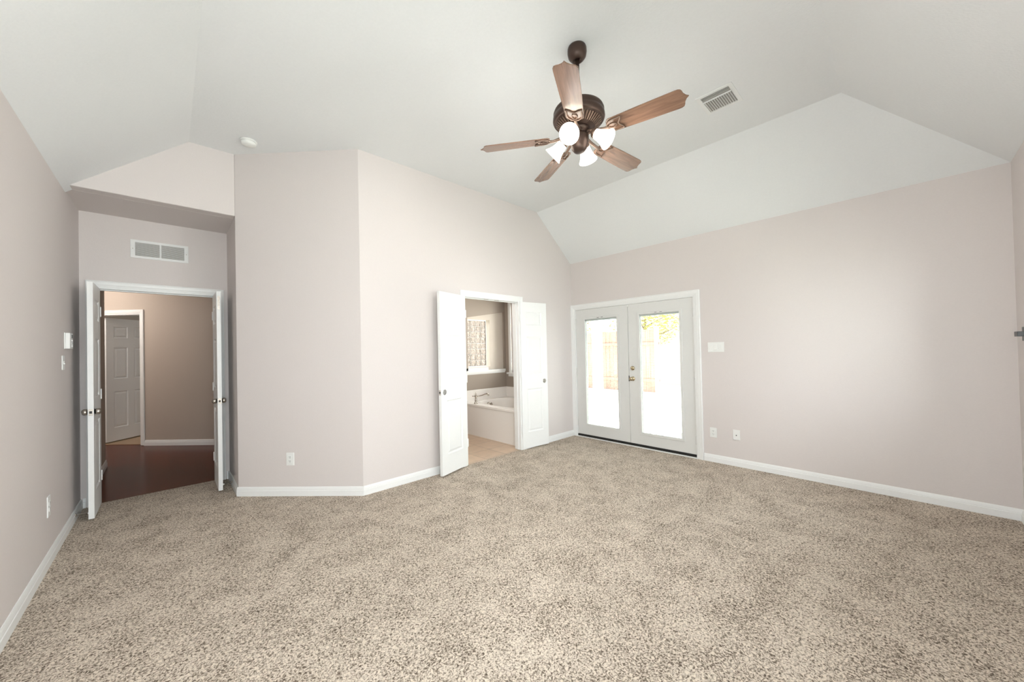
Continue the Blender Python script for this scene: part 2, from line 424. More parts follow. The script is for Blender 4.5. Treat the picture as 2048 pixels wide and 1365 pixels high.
# room beyond the hall
q = MB()
a0 = Vector((-.32, 8.18, 0)) + Vector((T * r2, T * r2, 0))
B1 = P0 + d45 * far(.25) + Vector((r2, r2, 0)) * T
q.prism([rect(0, 0, 2.4, HW)], B1, (r2, r2, 0), Z, Vector((r2, -r2, 0)) * .1)
B2 = P0 + d45 * far(-2.0) + Vector((r2, r2, 0)) * T
q.prism([rect(0, 0, 2.4, HW)], B2, (r2, r2, 0), Z, Vector((-r2, r2, 0)) * .1)
q.prism([rect(-.1, 0, 3.3, HW)], B1 + Vector((r2, r2, 0)) * 2.4, d45, Z, Vector((r2, r2, 0)) * .1)
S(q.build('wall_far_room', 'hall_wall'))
q = MB()
q.prism([[(0, .06), (3.2, .06), (3.2, 2.45), (0, 2.45)]], B1 - Vector((r2, r2, 0)) * T - Z * .005, d45, Vector((r2, r2, 0)), Z * .006)
S(q.build('floor_far_room', 'tan'))
light('hall_lamp', 'POINT', (-1.5, 7.9, 2.45), None, 37, (1.0, 0.91, 0.83), shadow_soft_size=.15)
light('bath_lamp', 'POINT', (2.45, 4.45, 2.35), None, 14, (1.0, 0.93, 0.87), shadow_soft_size=.12)
light('far_room_lamp', 'POINT', (.3, 10.1, 2.2), None, 7, (0.92, 1.0, 0.95), shadow_soft_size=.15)

# ------------------------------------------------------------ baseboards (profiled)
BASEP = [(0, 0), (.015, 0), (.015, .052), (.012, .056), (.012, .062), (.009, .078), (.005, .088), (0, .088)]
def baseboard(name, a, b, inward, m='trim', z=0.0):
    a = Vector((*a, z)); b = Vector((*b, z)); n = Vector((*inward, 0)).normalized()
    q = MB(); q.prism([BASEP], a, n, Z, b - a)
    return S(q.build(name, m))
baseboard('baseboard_west', (XW, YS), (XW, YB - .001), (1, 0))
baseboard('baseboard_entry_left', (XW + .015, YB), (-.576, YB), (0, -1))
baseboard('baseboard_entry_right', (.471, YB), (XC - .015, YB), (0, -1))
baseboard('baseboard_niche', (XC, YN), (XC, YB - .001), (-1, 0))
baseboard('baseboard_angled', (XC - .006, YN + .006), (XD + .0062, YD - .0062), (-r2, -r2))
baseboard('baseboard_north_left', (XD, YD), (BX0 - .062, YD), (0, -1))
baseboard('baseboard_north_right', (BX1 + .058, YD), (XE, YD), (0, -1))
baseboard('baseboard_east_near', (XE, YS), (XE, FY0 - .07), (-1, 0))
baseboard('baseboard_south', (XW, YS), (XE, YS), (0, 1))
pf = P0 + d45 * 0; pe = P0 + d45 * far(-.29)
baseboard('baseboard_hall_far', pf[:2], pe[:2], (-r2, -r2), z=-.006)
baseboard('baseboard_hall_left', (XW + .004, 5.29), (XW + .004, 6.955), (1, 0), z=-.006)

# ------------------------------------------------------------ casings
CASP = [(0, .0), (.057, .0), (.057, .016), (.050, .019), (.040, .016), (.022, .014), (.010, .010), (.002, .009), (0, .009)]
def casing(name, p_left, p_right, z0, z1, out, m='trim', wdt=.057, jamb=0.0, sides=True):
    """mitred casing around an opening; p_left/p_right = opening corners on the wall face, out = into the room"""
    a = Vector((*p_left, 0)); b = Vector((*p_right, 0)); out = Vector((*out, 0)).normalized()
    u = (b - a).normalized(); L = (b - a).length; k = wdt / .057
    prof = [(x * k, y) for x, y in CASP]
    q = MB()
    def run(pts, offs):
        rings = []
        for (x, z), (ox, oz) in zip(pts, offs):
            rings.append([q.bm.verts.new(a + u * (x + ox * c) + Z * (z + oz * c) + out * d) for c, d in prof])
        n = len(prof)
        for r, t in zip(rings, rings[1:]):
            for i in range(n): q.bm.faces.new([r[i], r[(i + 1) % n], t[(i + 1) % n], t[i]])
        q.bm.faces.new(rings[0]); q.bm.faces.new(list(reversed(rings[-1])))
    run([(0, z0), (0, z1), (L, z1), (L, z0)], [(-1, 0), (-1, 1), (1, 1), (1, 0)])
    if jamb:
        th = .018; back = -out * jamb
        q.prism([[(0, z0), (th, z0), (th, z1 - th), (L - th, z1 - th), (L - th, z0), (L, z0), (L, z1), (0, z1)]], a + out * .001, u, Z, back)
        # door stop strip
        q.prism([[(th, z0), (th + .010, z0), (th + .010, z1 - th - .010), (L - th - .010, z1 - th - .010), (L - th - .010, z0), (L - th, z0), (L - th, z1 - th), (th, z1 - th)]], a - out * .045, u, Z, -out * .03)
    return S(q.build(name, m))
casing('trim_1', (-.513, YB), (.405, YB), 0, 2.072, (0, -1), jamb=.115)
casing('trim_2', (BX0, YD), (BX1, YD), 0, BZ, (0, -1), jamb=.125)
casing('trim_3', (XE, FY1), (XE, FY0), 0, FZ, (-1, 0), wdt=.066, jamb=0)
fa = P0 + d45 * DJ1; fb = P0 + d45 * DJ0
casing('trim_4', fa[:2], fb[:2], 0, 2.093, (-r2, -r2), jamb=.115)
# french door frame (jambs, head) and dark threshold
q = MB(); q.prism([[(0, 0), (.016, 0), (.016, FZ - .016), (FY1 - FY0 - .016, FZ - .016), (FY1 - FY0 - .016, 0), (FY1 - FY0, 0), (FY1 - FY0, FZ), (0, FZ)]], (XE - .001, FY0, 0), (0, 1, 0), Z, (.151, 0, 0))
S(q.build('trim_5', 'trim'))
q = MB(); q.box((XE + .006, FY0 + .016, -.03), (XE + .15, FY1 - .016, .040)); S(q.build('trim_6', 'rubber'))
q = MB(); q.box((XE - .022, FY0 + .002, 0), (XE + .004, FY1 - .002, .012), bevel=.003); S(q.build('trim_7', 'trim'))

# ------------------------------------------------------------ doors
def knob_prof():
    return [(0, 0), (.031, 0), (.032, .004), (.027, .009), (.012, .013), (.0095, .020), (.010, .030), (.018, .036), (.025, .045), (.0275, .056), (.025, .066), (.017, .074), (.008, .077), (0, .0775)]
def add_knob(parent, x, z, y_face, dirn, m='nickel', s=1.0, name='door_knob', egg=1.0):
    q = MB(); pr = [(r * s, h * s * (egg if h > .03 else 1)) for r, h in knob_prof()]
    q.lathe(pr, 28)
    return q.build(name, m, parent, loc=(x, y_face, z), rot=(-PI / 2 * dirn, 0, 0))
def hinge(parent, z, x=0.0, y=0.0, m='nickel'):
    q = MB(); q.lathe([(0, -.047), (.006, -.047), (.0065, -.044), (.0065, .044), (.006, .047), (0, .047)], 12)
    q.box((-.001, .001, -.044), (.028, .0035, .044))
    return q.build('hinge', m, parent, loc=(x, y, z))
def panel_leaf(name, width, cols, m='door', h=2.03, z0=.018, hand=1, thick=.035, hinges=True, hm='trim'):
    """leaf in local space: hinge axis at x=0, leaf runs to +x, thickness y in [0, thick]"""
    st = .095 if cols == 1 else .11
    mid = .10
    cw = (width - 2 * st - (cols - 1) * mid) / cols
    rows = [(.235, .835), (1.045, 1.565), (1.725, 1.915)]
    holes = []
    for c in range(cols):
        a = st + c * (cw + mid)
        for r in rows: holes.append((a, r[0], a + cw, r[1]))
    q = MB()
    q.prism([rect(0, z0, width, z0 + h)] + [rect(*hh) for hh in holes], (0, 0, 0), (1, 0, 0), Z, (0, thick, 0))
    for (a, b, c, d) in holes:
        def ring(i, y): return [(a + i, y, b + i), (c - i, y, b + i), (c - i, y, d - i), (a + i, y, d - i)]
        for face, sgn in ((0, 1), (thick, -1)):
            steps = [(0, 0), (.012, .009), (.020, .009), (.040, .002), (.041, .002)]
            rs = [ring(i, face + sgn * dd) for i, dd in steps]
            vs = [[q.bm.verts.new(p) for p in r] for r in rs]
            for r, t in zip(vs, vs[1:]):
                for i in range(4): q.bm.faces.new([r[i], r[(i + 1) % 4], t[(i + 1) % 4], t[i]])
            q.bm.faces.new(vs[-1])
    o = q.build(name, m)
    if hinges:
        for z in (.28, 1.05, 1.83): hinge(o, z, -.004, 0, hm)
    S(o)
    return o
def latch_plate(parent, width, z, thick=.035):
    q = MB(); q.box((width - .001, thick / 2 - .0125, z - .028), (width + .0015, thick / 2 + .0125, z + .028), bevel=.0006)
    o = q.build('latch_plate', 'chrome', parent)
    q = MB(); q.box((width + .001, thick / 2 - .008, z - .010), (width + .004, thick / 2 + .008, z + .010), bevel=.0015); q.build('latch_bolt', 'slot', o)
def place(o, hx, hy, ang, flip=False):
    """hinge at (hx,hy); local +x points to heading ang; flip mirrors thickness side"""
    o.location = (hx, hy, 0); o.rotation_euler = (0, 0, ang)
    if flip: o.scale = (1, -1, 1)
# entry pair, swung into the room beside the jambs
LW = .452
d1 = panel_leaf('door_1', LW, 1); place(d1, -.477, YB - .012, -PI / 2, flip=True)
d2 = panel_leaf('door_2', LW, 1); place(d2, .362, YB - .012, -PI / 2)
for dd in (d1, d2):
    add_knob(dd, LW - .055, .925, 0, -1 if False else 1, name='door_knob')
    add_knob(dd, LW - .055, .925, .035, -1, name='door_knob')
    latch_plate(dd, LW, .925)
q = MB(); q.box((LW - .0005, .008, 1.86), (LW + .002, .027, 2.0), bevel=.0005); q.box((LW + .001, .011, 1.90), (LW + .006, .022, 1.935), bevel=.001); q.box((LW + .001, .012, 1.955), (LW + .004, .023, 1.985), bevel=.001)
q.build('flush_bolt', 'chrome', d2)
# bathroom pair, folded back against the wall
LB = .470
d3 = panel_leaf('door_3', LB, 1); place(d3, BX0 + .002, YD - .022, PI + math.radians(17), flip=True)
d4 = panel_leaf('door_4', LB, 1); place(d4, BX1 - .002, YD - .022, -math.radians(8))
# leaf thickness must lie between leaf and wall: local y>0 goes toward the wall for d4; d3 is mirrored
for dd in (d3, d4):
    add_knob(dd, LB - .06, .93, 0, 1)
    latch_plate(dd, LB, .93)
# hall door, opened into the room beyond
LH = .755
d7 = panel_leaf('door_7', LH, 2, h=2.03)
hp = fa + Vector((T * r2, T * r2, 0)) + Vector((r2, -r2, 0)) * .02
place(d7, hp.x, hp.y, PI / 4, flip=True)
# jamb catches above the bathroom door
q = MB()
for x in (3.02, 3.20): q.box((x - .035, YD + .035, BZ - .022), (x + .035, YD + .06, BZ - .017), bevel=.001)
S(q.build('trim_8', 'nickel'))

# french doors
def french(name, y_hinge, y_free, passive):
    """leaf in world-aligned local space: local x = distance from hinge, hinge at y_hinge"""
    sgn = 1 if y_free > y_hinge else -1
    Wd = abs(y_free - y_hinge); TH = .044
    g0, g1 = .165, Wd - .165
    gz0, gz1 = .205, 1.835
    o_loc = Vector((XE + .012, y_hinge, 0))
    ux = Vector((0, sgn, 0))
    q = MB()
    q.prism([rect(0, .044, Wd, 1.990), rect(g0, gz0, g1, gz1)], (0, 0, 0), ux, Z, (TH, 0, 0))
    leaf = q.build(name, 'french'); leaf.location = o_loc; S(leaf)
    q = MB(); f = .026
    for xf, dx in ((-.008, .012), (TH - .004, .012)):
        q.prism([rect(g0 - f, gz0 - f, g1 + f, gz1 + f), rect(g0 + .006, gz0 + .006, g1 - .006, gz1 - .006)], (xf, 0, 0), ux, Z, (dx, 0, 0))
    q.build('glass_frame', 'french', leaf, bevel=.003)
    for xf in (.010, .034):
        q = MB(); q.prism([rect(g0, gz0, g1, gz1)], (xf, 0, 0), ux, Z, (.003, 0, 0)); q.build('glass_pane', 'glass', leaf)
    # mini blind sealed between the panes
    bl = MB(); n = 96; zt = gz1 - .03
    hgt = zt - gz0 - .03
    for i in range(n):
        z = gz0 + .02 + hgt * i / (n - 1); t = math.radians(8); hw = .0062
        a, b = g0 + .008, g1 - .008
        c = math.cos(t) * hw; s_ = math.sin(t) * hw
        cx = .0235
        vs = []
        for yy in (a, b):
            vs += [(cx - c, sgn * yy, z - s_), (cx, sgn * yy, z + .0012), (cx + c, sgn * yy, z + s_), (cx, sgn * yy, z + .0006)]
        bl.add(vs, [(0, 1, 5, 4), (1, 2, 6, 5), (2, 3, 7, 6), (3, 0, 4, 7), (0, 3, 2, 1), (4, 5, 6, 7)])
    for yy in (g0 + .09, (g0 + g1) / 2, g1 - .09):
        bl.box((.0165, sgn * yy - .0006, gz0 + .01), (.0172, sgn * yy + .0006, zt))
    b = bl.build('blind_slats', 'slat', leaf)
    hr = MB(); hr.box((.014, sgn * (g0 + .004), zt), (.033, sgn * (g1 - .004), gz1 - .002)); hr.build('blind_headrail', 'slat', leaf)
    cl = MB(); cy = (g0 + g1) / 2
    for k in (-1, 1): cl.box((-.0125, sgn * cy + k * .035 - .016, gz1 + .008), (-.007, sgn * cy + k * .035 + .016, gz1 + .013), bevel=.001)
    cl.build('blind_tilt_slot', 'bar', leaf)
    ct = MB(); ct.box((-.016, sgn * (g1 - .0) - .006 if not passive else sgn * (g0) - .006, gz0 - .005), (-.006, sgn * (g1) + .006 if not passive else sgn * g0 + .006, gz0 + .09), bevel=.002)
    if not passive:
        ct.bm.free(); ct = MB(); ct.box((-.016, sgn * (g0 + .004) - .006, gz0 - .004), (-.006, sgn * (g0 + .004) + .006, gz0 + .085), bevel=.002)
        ct.build('blind_slider', 'white', leaf)
    else: ct.bm.free()
    for z in (.22, 1.02, 1.80):
        q = MB(); q.lathe([(0, -.05), (.007, -.05), (.007, .05), (0, .05)], 12); q.box((-.001, 0, -.05), (.012, sgn * .014, .05)); q.build('hinge', 'french', leaf, loc=(-.006, 0, z))
    return leaf, Wd, sgn
d5, w5, s5 = french('door_5', FY1 - .019, 2.613, True)
d6, w6, s6 = french('door_6', FY0 + .019, 2.607, False)
def side_knob(parent, yy, z, m):
    q = MB(); q.lathe(knob_prof(), 28); return q.build('door_knob', m, parent, loc=(-.0, yy, z), rot=(0, -PI / 2, 0))
side_knob(d6, 2.552 - (FY0 + .019), .945, 'brass')
q = MB(); q.lathe([(0, 0), (.030, 0), (.031, .006), (.026, .016), (.014, .020), (0, .020)], 28)
q.box((-.004, -.013, .018), (.004, .013, .034), bevel=.002)
q.build('deadbolt', 'brass', d6, loc=(0, 2.552 - (FY0 + .019), 1.092), rot=(0, -PI / 2, 0))
q = MB(); q.box((-.003, w6 - .004, .905), (.004, w6 + .010, .985), bevel=.002); q.build('latch_plate', 'slot', d6)
q = MB(); q.box((-.006, w6 - .012, 1.955), (.004, w6 + .004, 1.985), bevel=.002); q.build('head_bolt', 'white', d6)

# ------------------------------------------------------------ windows
def window(name, origin, ux, out, w_, z0, z1, m='trim', mull=True):
    q = MB(); ux = Vector(ux); out = Vector(out)
    holes = [rect(.04, z0 + .04, w_ - .04, (z0 + z1) / 2 - .02), rect(.04, (z0 + z1) / 2 + .02, w_ - .04, z1 - .04)] if mull else [rect(.04, z0 + .04, w_ - .04, z1 - .04)]
    q.prism([rect(0, z0, w_, z1)] + holes, Vector(origin) + out * .05, ux, Z, out * .04)
    o = S(q.build(name, m))
    g = MB(); g.prism([rect(.03, z0 + .03, w_ - .03, z1 - .03)], Vector(origin) + out * .068, ux, Z, out * .004); g.build('glass_pane', 'glass', o)
    return o
wn1 = window('window_1', (XE, BWY0, 0), (0, 1, 0), (1, 0, 0), BWY1 - BWY0, BWZ0, BWZ1)
window('fill_window_3', (-.55, YS, 0), (1, 0, 0), (0, -1, 0), .9, .75, 2.15, mull=False)  # invented window, unseen, added to carry a fill light
window('fill_window_4', (3.10, YS, 0), (1, 0, 0), (0, -1, 0), 1.2, .75, 2.15, mull=False)  # invented, as the one above
window('fill_window_6', (1.10, YS, 0), (1, 0, 0), (0, -1, 0), 1.2, .75, 2.15, mull=False)  # invented, also for a south fill light
window('fill_window_5', (XW, -.55, 0), (0, 1, 0), (-1, 0, 0), 1.0, .75, 2.15, mull=False)  # invented window for the west fill light, unseen
# bath window casing, sill
q = MB()
q.prism([rect(BWY0 - .06, BWZ0 - .0, BWY1 + .06, BWZ1 + .06), rect(BWY0, BWZ0 + .001, BWY1, BWZ1)], (XE - .006, 0, 0), (0, 1, 0), Z, (-.014, 0, 0))
q.box((XE - .05, BWY0 - .09, BWZ0 - .03), (XE + .05, BWY1 + .10, BWZ0)); q.box((XE - .018, BWY0 - .07, BWZ0 - .075), (XE - .006, BWY1 + .08, BWZ0 - .03))
S(q.build('trim_9', 'trim'))
# glass block window in the recess over the tub
q = MB(); bx0, bx1, bz0, bz1 = 3.63, 4.325, 1.105, 1.925
nb, nz = 6, 8
bw = (bx1 - bx0) / nb; bh = (bz1 - bz0) / nz
gb = MB()
gb.prism([rect(bx0 - .03, bz0 - .035, bx1, bz1 + .02), rect(bx0, bz0 - .001 + .001, bx1 - .008, bz1)], (0, yb + .050, 0), (1, 0, 0), Z, (0, .05, 0))
gbo = S(gb.build('window_2', 'trim'))
for i in range(nb):
    for j in range(nz):
        cx = bx0 + bw * (i + .5); cz = bz0 + bh * (j + .5)
        q.box((cx - bw / 2 + .004, yb + .060, cz - bh / 2 + .004), (cx + bw / 2 - .004, yb + .115, cz + bh / 2 - .004), bevel=.012)
blk = q.build('glass_blocks', 'block', gbo)
q = MB()
for i in range(nb + 1): q.box((bx0 + bw * i - .004, yb + .066, bz0), (bx0 + bw * i + .004, yb + .109, bz1))
for j in range(nz + 1): q.box((bx0, yb + .066, bz0 + bh * j - .004), (bx1, yb + .109, bz0 + bh * j + .004))
q.build('mortar_joints', 'tub', gbo)
q = MB(); q.box((3.80, yb - .02, .985), (4.735, yb + .03, 1.03)); q.box((3.80, yb - .008, .96), (4.73, yb + .0, .985)); S(q.build('trim_10', 'trim'))
q = MB(); q.box((bx0 - .03, yb + .0, 1.03), (bx1 - .002, yb + .05, 1.075)); S(q.build('trim_11', 'trim'))

# ------------------------------------------------------------ bathtub
TX0, TX1, TY0, TY1, TZ = 3.675, XE - .008, YD + T + .014, yb - .002, .505
def sup(cx, cy, rx, ry, n=40, e=3.2):
    out = []
    for i in range(n):
        t = 2 * PI * i / n; c, s_ = math.cos(t), math.sin(t)
        out.append((cx + rx * abs(c) ** (2 / e) * (1 if c > 0 else -1), cy + ry * abs(s_) ** (2 / e) * (1 if s_ > 0 else -1)))
    return out
tub = empty('bathtub', (TX0, (TY0 + TY1) / 2, 0))
tag(tub, 'cream built-in bathtub with tall apron and raised splash ledge, seen through the bathroom doorway', 'bathtub')
cx, cy = (TX0 + TX1) / 2 + .02, (TY0 + TY1) / 2
off = Vector((TX0, (TY0 + TY1) / 2, 0))
q = MB()
rim = sup(cx, cy, .43, .60)
q.prism([rect(TX0 - .012, TY0, TX1 - .022, TY1 - .022), rim], (-off.x, -off.y, TZ - .035), (1, 0, 0), (0, 1, 0), (0, 0, .035))
q.build('deck', 'tub', tub, bevel=.006)
q = MB(); rings = []
for k, (f, z) in enumerate([(1.0, TZ - .001), (.97, TZ - .03), (.93, TZ - .15), (.88, TZ - .30), (.78, TZ - .40), (.55, TZ - .425), (.0, TZ - .43)]):
    rings.append([q.bm.verts.new((x - off.x, y - off.y, z)) for x, y in sup(cx, cy, .43 * max(f, .01), .60 * max(f, .01))])
for a, b in zip(rings, rings[1:]):
    for i in range(len(a)):
        fc = q.bm.faces.new([a[i], a[(i + 1) % len(a)], b[(i + 1) % len(b)], b[i]]); fc.smooth = True
q.build('basin', 'tub', tub)
q = MB(); q.box((TX0 - off.x, TY0 - off.y, -.004), (TX0 + .03 - off.x, TY1 - .022 - off.y, TZ - .035)); q.build('apron', 'tub', tub)
q = MB(); q.box((TX0 - .01 - off.x, TY1 - .022 - off.y, -.004), (TX1 - off.x, TY1 - off.y, .69), bevel=.004); q.box((TX1 - .022 - off.x, TY0 - off.y, -.004), (TX1 - off.x, TY1 - .022 - off.y, .69), bevel=.004)
q.build('splash_ledge', 'tub', tub)
q = MB(); q.lathe([(0, 0), (.036, 0), (.034, .008), (.02, .014), (0, .015)], 24)
q.build('overflow_plate', 'chrome', tub, loc=(cx - .0 - off.x, cy + .60 * .955 - off.y, TZ - .09), rot=(PI / 2, 0, 0))
q = MB(); q.lathe([(0, 0), (.030, 0), (.030, .02), (.012, .028), (0, .03)], 20)
q.build('drain_knob', 'chrome', tub, loc=(3.87 - off.x, 4.62 - off.y, TZ - .002))
# faucet
fx, fy = 3.745, 4.80
fa_ = empty('bath_faucet', (fx, fy, TZ + .0005)); tag(fa_, 'brushed metal tub faucet with long curved spout on the tub deck', 'faucet')
q = MB(); q.lathe([(0, 0), (.034, 0), (.034, .008), (.024, .018), (.018, .035), (.021, .05), (.017, .07), (.015, .10), (.020, .115), (.020, .13), (.012, .14), (.014, .15), (.008, .165), (.004, .185), (0, .187)], 24)
q.build('faucet_body', 'chrome', fa_)
q = MB(); pts = [(0, 0, .122), (.06, -.02, .122), (.11, -.035, .13), (.15, -.05, .145), (.185, -.06, .150), (.205, -.065, .140), (.215, -.07, .115)]
q.tube(pts, [.011, .010, .009, .010, .012, .013, .015], 12); q.build('spout', 'chrome', fa_)
q = MB(); q.tube([(0, 0, .122), (-.03, .012, .124), (-.06, .022, .126)], [.009, .007, .010], 10); q.build('handle', 'chrome', fa_)

# ------------------------------------------------------------ ceiling fan
FX, FYY = 2.02, 1.42
fan = empty('ceiling_fan', (FX, FYY, H)); tag(fan, 'bronze ceiling fan with five brown wood blades and four lit glass shades', 'ceiling fan')
def Zr(z): return z - H
q = MB(); q.lathe([(.045, 0), (.058, -.001), (.062, -.012), (.063, -.035), (.061, -.045), (.058, -.062), (.046, -.078), (.034, -.088), (.026, -.092), (.024, -.086), (.0, -.080)], 40)
q.build('canopy', 'bronze', fan, loc=(0, 0, 0))
q = MB(); q.tube([(0, 0, -.07), (0, 0, Zr(2.985))], .0125, 16); q.build('downrod', 'bronze', fan)
q = MB(); q.lathe([(.0, 3.015), (.022, 3.012), (.028, 2.995), (.05, 2.988), (.11, 2.980), (.145, 2.965), (.160, 2.955), (.166, 2.940), (.160, 2.928), (.168, 2.915), (.170, 2.895), (.166, 2.885), (.160, 2.878), (.154, 2.880), (.150, 2.874), (.098, 2.836), (.090, 2.834), (.086, 2.828), (.0, 2.826)], 56)
for v in q.bm.verts: v.co.z -= H - .012
hs_ = q.build('motor_housing', 'bronze', fan)
q = MB()
for i in range(44):
    a = 2 * PI * i / 44
    mt = Matrix.Rotation(a, 4, 'Z')
    p = [(.104, -.0030, Zr(2.8505)), (.146, -.0042, Zr(2.881)), (.146, .0042, Zr(2.881)), (.104, .0030, Zr(2.8505))]
    q.add([mt @ Vector(v) for v in p] + [mt @ (Vector(v) - Vector((0, 0, .005))) for v in p], [(0, 1, 2, 3), (7, 6, 5, 4), (0, 4, 5, 1), (1, 5, 6, 2), (2, 6, 7, 3), (3, 7, 4, 0)])
q.build('vent_fins', 'bronze_rub', hs_)
q = MB(); q.lathe([(0, 2.83), (.072, 2.828), (.076, 2.818), (.070, 2.806), (.055, 2.800), (.050, 2.794), (.060, 2.788), (.064, 2.776), (.063, 2.750), (.058, 2.735), (.052, 2.715), (.050, 2.700), (.042, 2.690), (.034, 2.680), (.020, 2.675), (0, 2.673)], 40)
for v in q.bm.verts: v.co.z -= H - .012
q.build('light_kit', 'bronze', fan)
# blades
def blade():
    q = MB()
    half = [(.205, .050), (.215, .056), (.40, .063), (.60, .067), (.618, .066), (.630, .060), (.636, .048), (.640, .030), (.650, .012), (.664, .0)]
    out = [(x, -y) for x, y in half] + [(x, y) for x, y in reversed(half[:-1])]
    out = [(.196, -.035)] + out + [(.196, .035)]
    q.prism([out], (0, 0, -.003), (1, 0, 0), (0, 1, 0), (0, 0, .006))
    return q.build('fan_blade', 'blade', fan, bevel=.0012)
PITCH = math.radians(-13)
BZc = 2.79
b0 = blade()
def iron(parent):
    q = MB(); z = -.0065; loop = []
    # pointed leaf outline with a notch at the outer end
    L_ = [(.192, 0), (.198, .022), (.215, .040), (.240, .047), (.268, .045), (.292, .050), (.283, .028), (.270, .010), (.268, 0)]
    pts = [(x, y, z) for x, y in L_] + [(x, -y, z) for x, y in reversed(L_[1:-1])]
    q.tube(pts, .0042, 8, closed=True)
    q.tube([(.205 + .024 - .024 * math.cos(t), .016 * math.sin(t), z) for t in [2 * PI * i / 18 for i in range(18)]], .0032, 8, closed=True)
    q.tube([(.205, 0, z), (.17, 0, z + .001), (.13, 0, z + .010), (.09, 0, z + .022), (.06, 0, z + .026)], [.010, .009, .010, .012, .014], 10)
    return q.build('blade_iron', 'bronze_rub', parent)
iron(b0)
ANG = [-150.5, -79.6, -5.6, 65.3, 132.5]
SAG = [-1.0, 1.0, 1.5, 0.5, 3.5]
for k, a in enumerate(ANG):
    b = b0 if k == 0 else copy_tree(b0, fan)
    b.location = (0, 0, Zr(BZc)); b.rotation_euler = (PITCH, math.radians(SAG[k]), math.radians(a))
# light arms and shades
def lamp_arm():
    a = MB(); a.tube([(.045, 0, 0), (.070, 0, .012), (.085, 0, .014), (.097, 0, .006), (.103, 0, -.004)], .0075, 10)
    o = a.build('light_arm', 'bronze_rub', fan)
    tilt = math.radians(51)
    mt = Matrix.Translation((.098, 0, .006)) @ Matrix.Rotation(-(PI - tilt), 4, 'Y') if False else Matrix.Translation((.098, 0, .006)) @ Matrix.Rotation(PI - tilt, 4, 'Y')
    c = MB(); c.lathe([(0, -.012), (.016, -.012), (.024, -.004), (.031, .004), (.033, .016), (.031, .024), (.029, .024), (.028, .01), (0, .008)], 28, mt); c.build('socket_cup', 'bronze_rub', o)
    s_ = MB(); s_.lathe([(.028, .014), (.031, .020), (.034, .032), (.037, .050), (.042, .072), (.050, .094), (.060, .112), (.064, .120), (.0635, .122), (.058, .112), (.048, .094), (.040, .072), (.035, .050), (.031, .030), (.026, .016)], 36, mt)
    sh = s_.build('lamp_shade', 'shade', o)
    b_ = MB(); b_.lathe([(0, .018), (.012, .020), (.013, .040), (.020, .058), (.024, .074), (.020, .090), (.010, .099), (0, .101)], 20, mt); b_.build('light_bulb', 'bulb', o)
    return o, mt
LA0, MT = lamp_arm()
for k in range(4):
    a = math.radians(-163 + 90 * k)
    o = LA0 if k == 0 else copy_tree(LA0, fan)
    o.location = (0, 0, Zr(2.785)); o.rotation_euler = (0, 0, a)
    p = Matrix.Rotation(a, 4, 'Z') @ (MT @ Vector((0, 0, .135)))
    dv = Matrix.Rotation(a, 4, 'Z') @ (MT.to_3x3() @ Vector((0, 0, 1)))
    light('fan_bulb', 'SPOT', (FX + p.x, FYY + p.y, 2.785 + p.z), (dv.x, dv.y, dv.z - .15), 16, (1.0, 0.97, 0.93), spot_size=math.radians(150), spot_blend=.6, shadow_soft_size=.06)
    light('fan_bulb_glow', 'POINT', (FX + p.x, FYY + p.y, 2.785 + p.z), None, 4.5, (1.0, 0.97, 0.93), shadow_soft_size=.06)

# ------------------------------------------------------------ ceiling vent and smoke detector
vt = empty('ceiling_vent', (3.318, .960, H)); tag(vt, 'white square ceiling air register with slatted face beside the fan', 'air vent')
q = MB(); a, b = .152, .131
q.prism([rect(-a, -b, a, b), rect(-a + .030, -b + .030, a - .030, b - .030)], (0, 0, -.006), (1, 0, 0), (0, 1, 0), (0, 0, .006)); q.build('frame', 'grille', vt, bevel=.002)
q = MB(); q.box((-a + .028, -b + .028, -.0012), (a - .028, b - .028, -.0004)); q.build('duct_shade_sheet', 'duct', vt)
q = MB()
for i in range(12):
    y = -b + .040 + i * (2 * b - .080) / 11
    mt = Matrix.Translation((.030, y, -.008)) @ Matrix.Rotation(math.radians(38), 4, 'X')
    q.box((-.085, -.0065, -.0006), (.090, .0065, .0006), mt)
for i, x in enumerate((-a + .036, -a + .052, -a + .067)):
    mt = Matrix.Translation((x, 0, -.008)) @ Matrix.Rotation(math.radians(-38), 4, 'Y')
    q.box((-.007, -b + .032, -.0006), (.007, b - .032, .0006), mt)
q.box((-.058, -b + .03, -.013), (-.053, b - .03, -.002))
q.build('louvers', 'grille', vt)
sd = empty('smoke_detector', (.566, 4.090, H)); tag(sd, 'round white smoke detector on the ceiling near the entry niche', 'smoke detector')
q = MB(); q.lathe([(0, 0), (.068, 0), (.068, -.010), (.062, -.014), (0, -.014)], 36); q.build('mounting_base', 'white', sd)
q = MB(); q.lathe([(0, -.013), (.059, -.014), (.061, -.022), (.056, -.036), (.045, -.043), (0, -.045)], 36); q.build('detector_cover', 'white', sd)

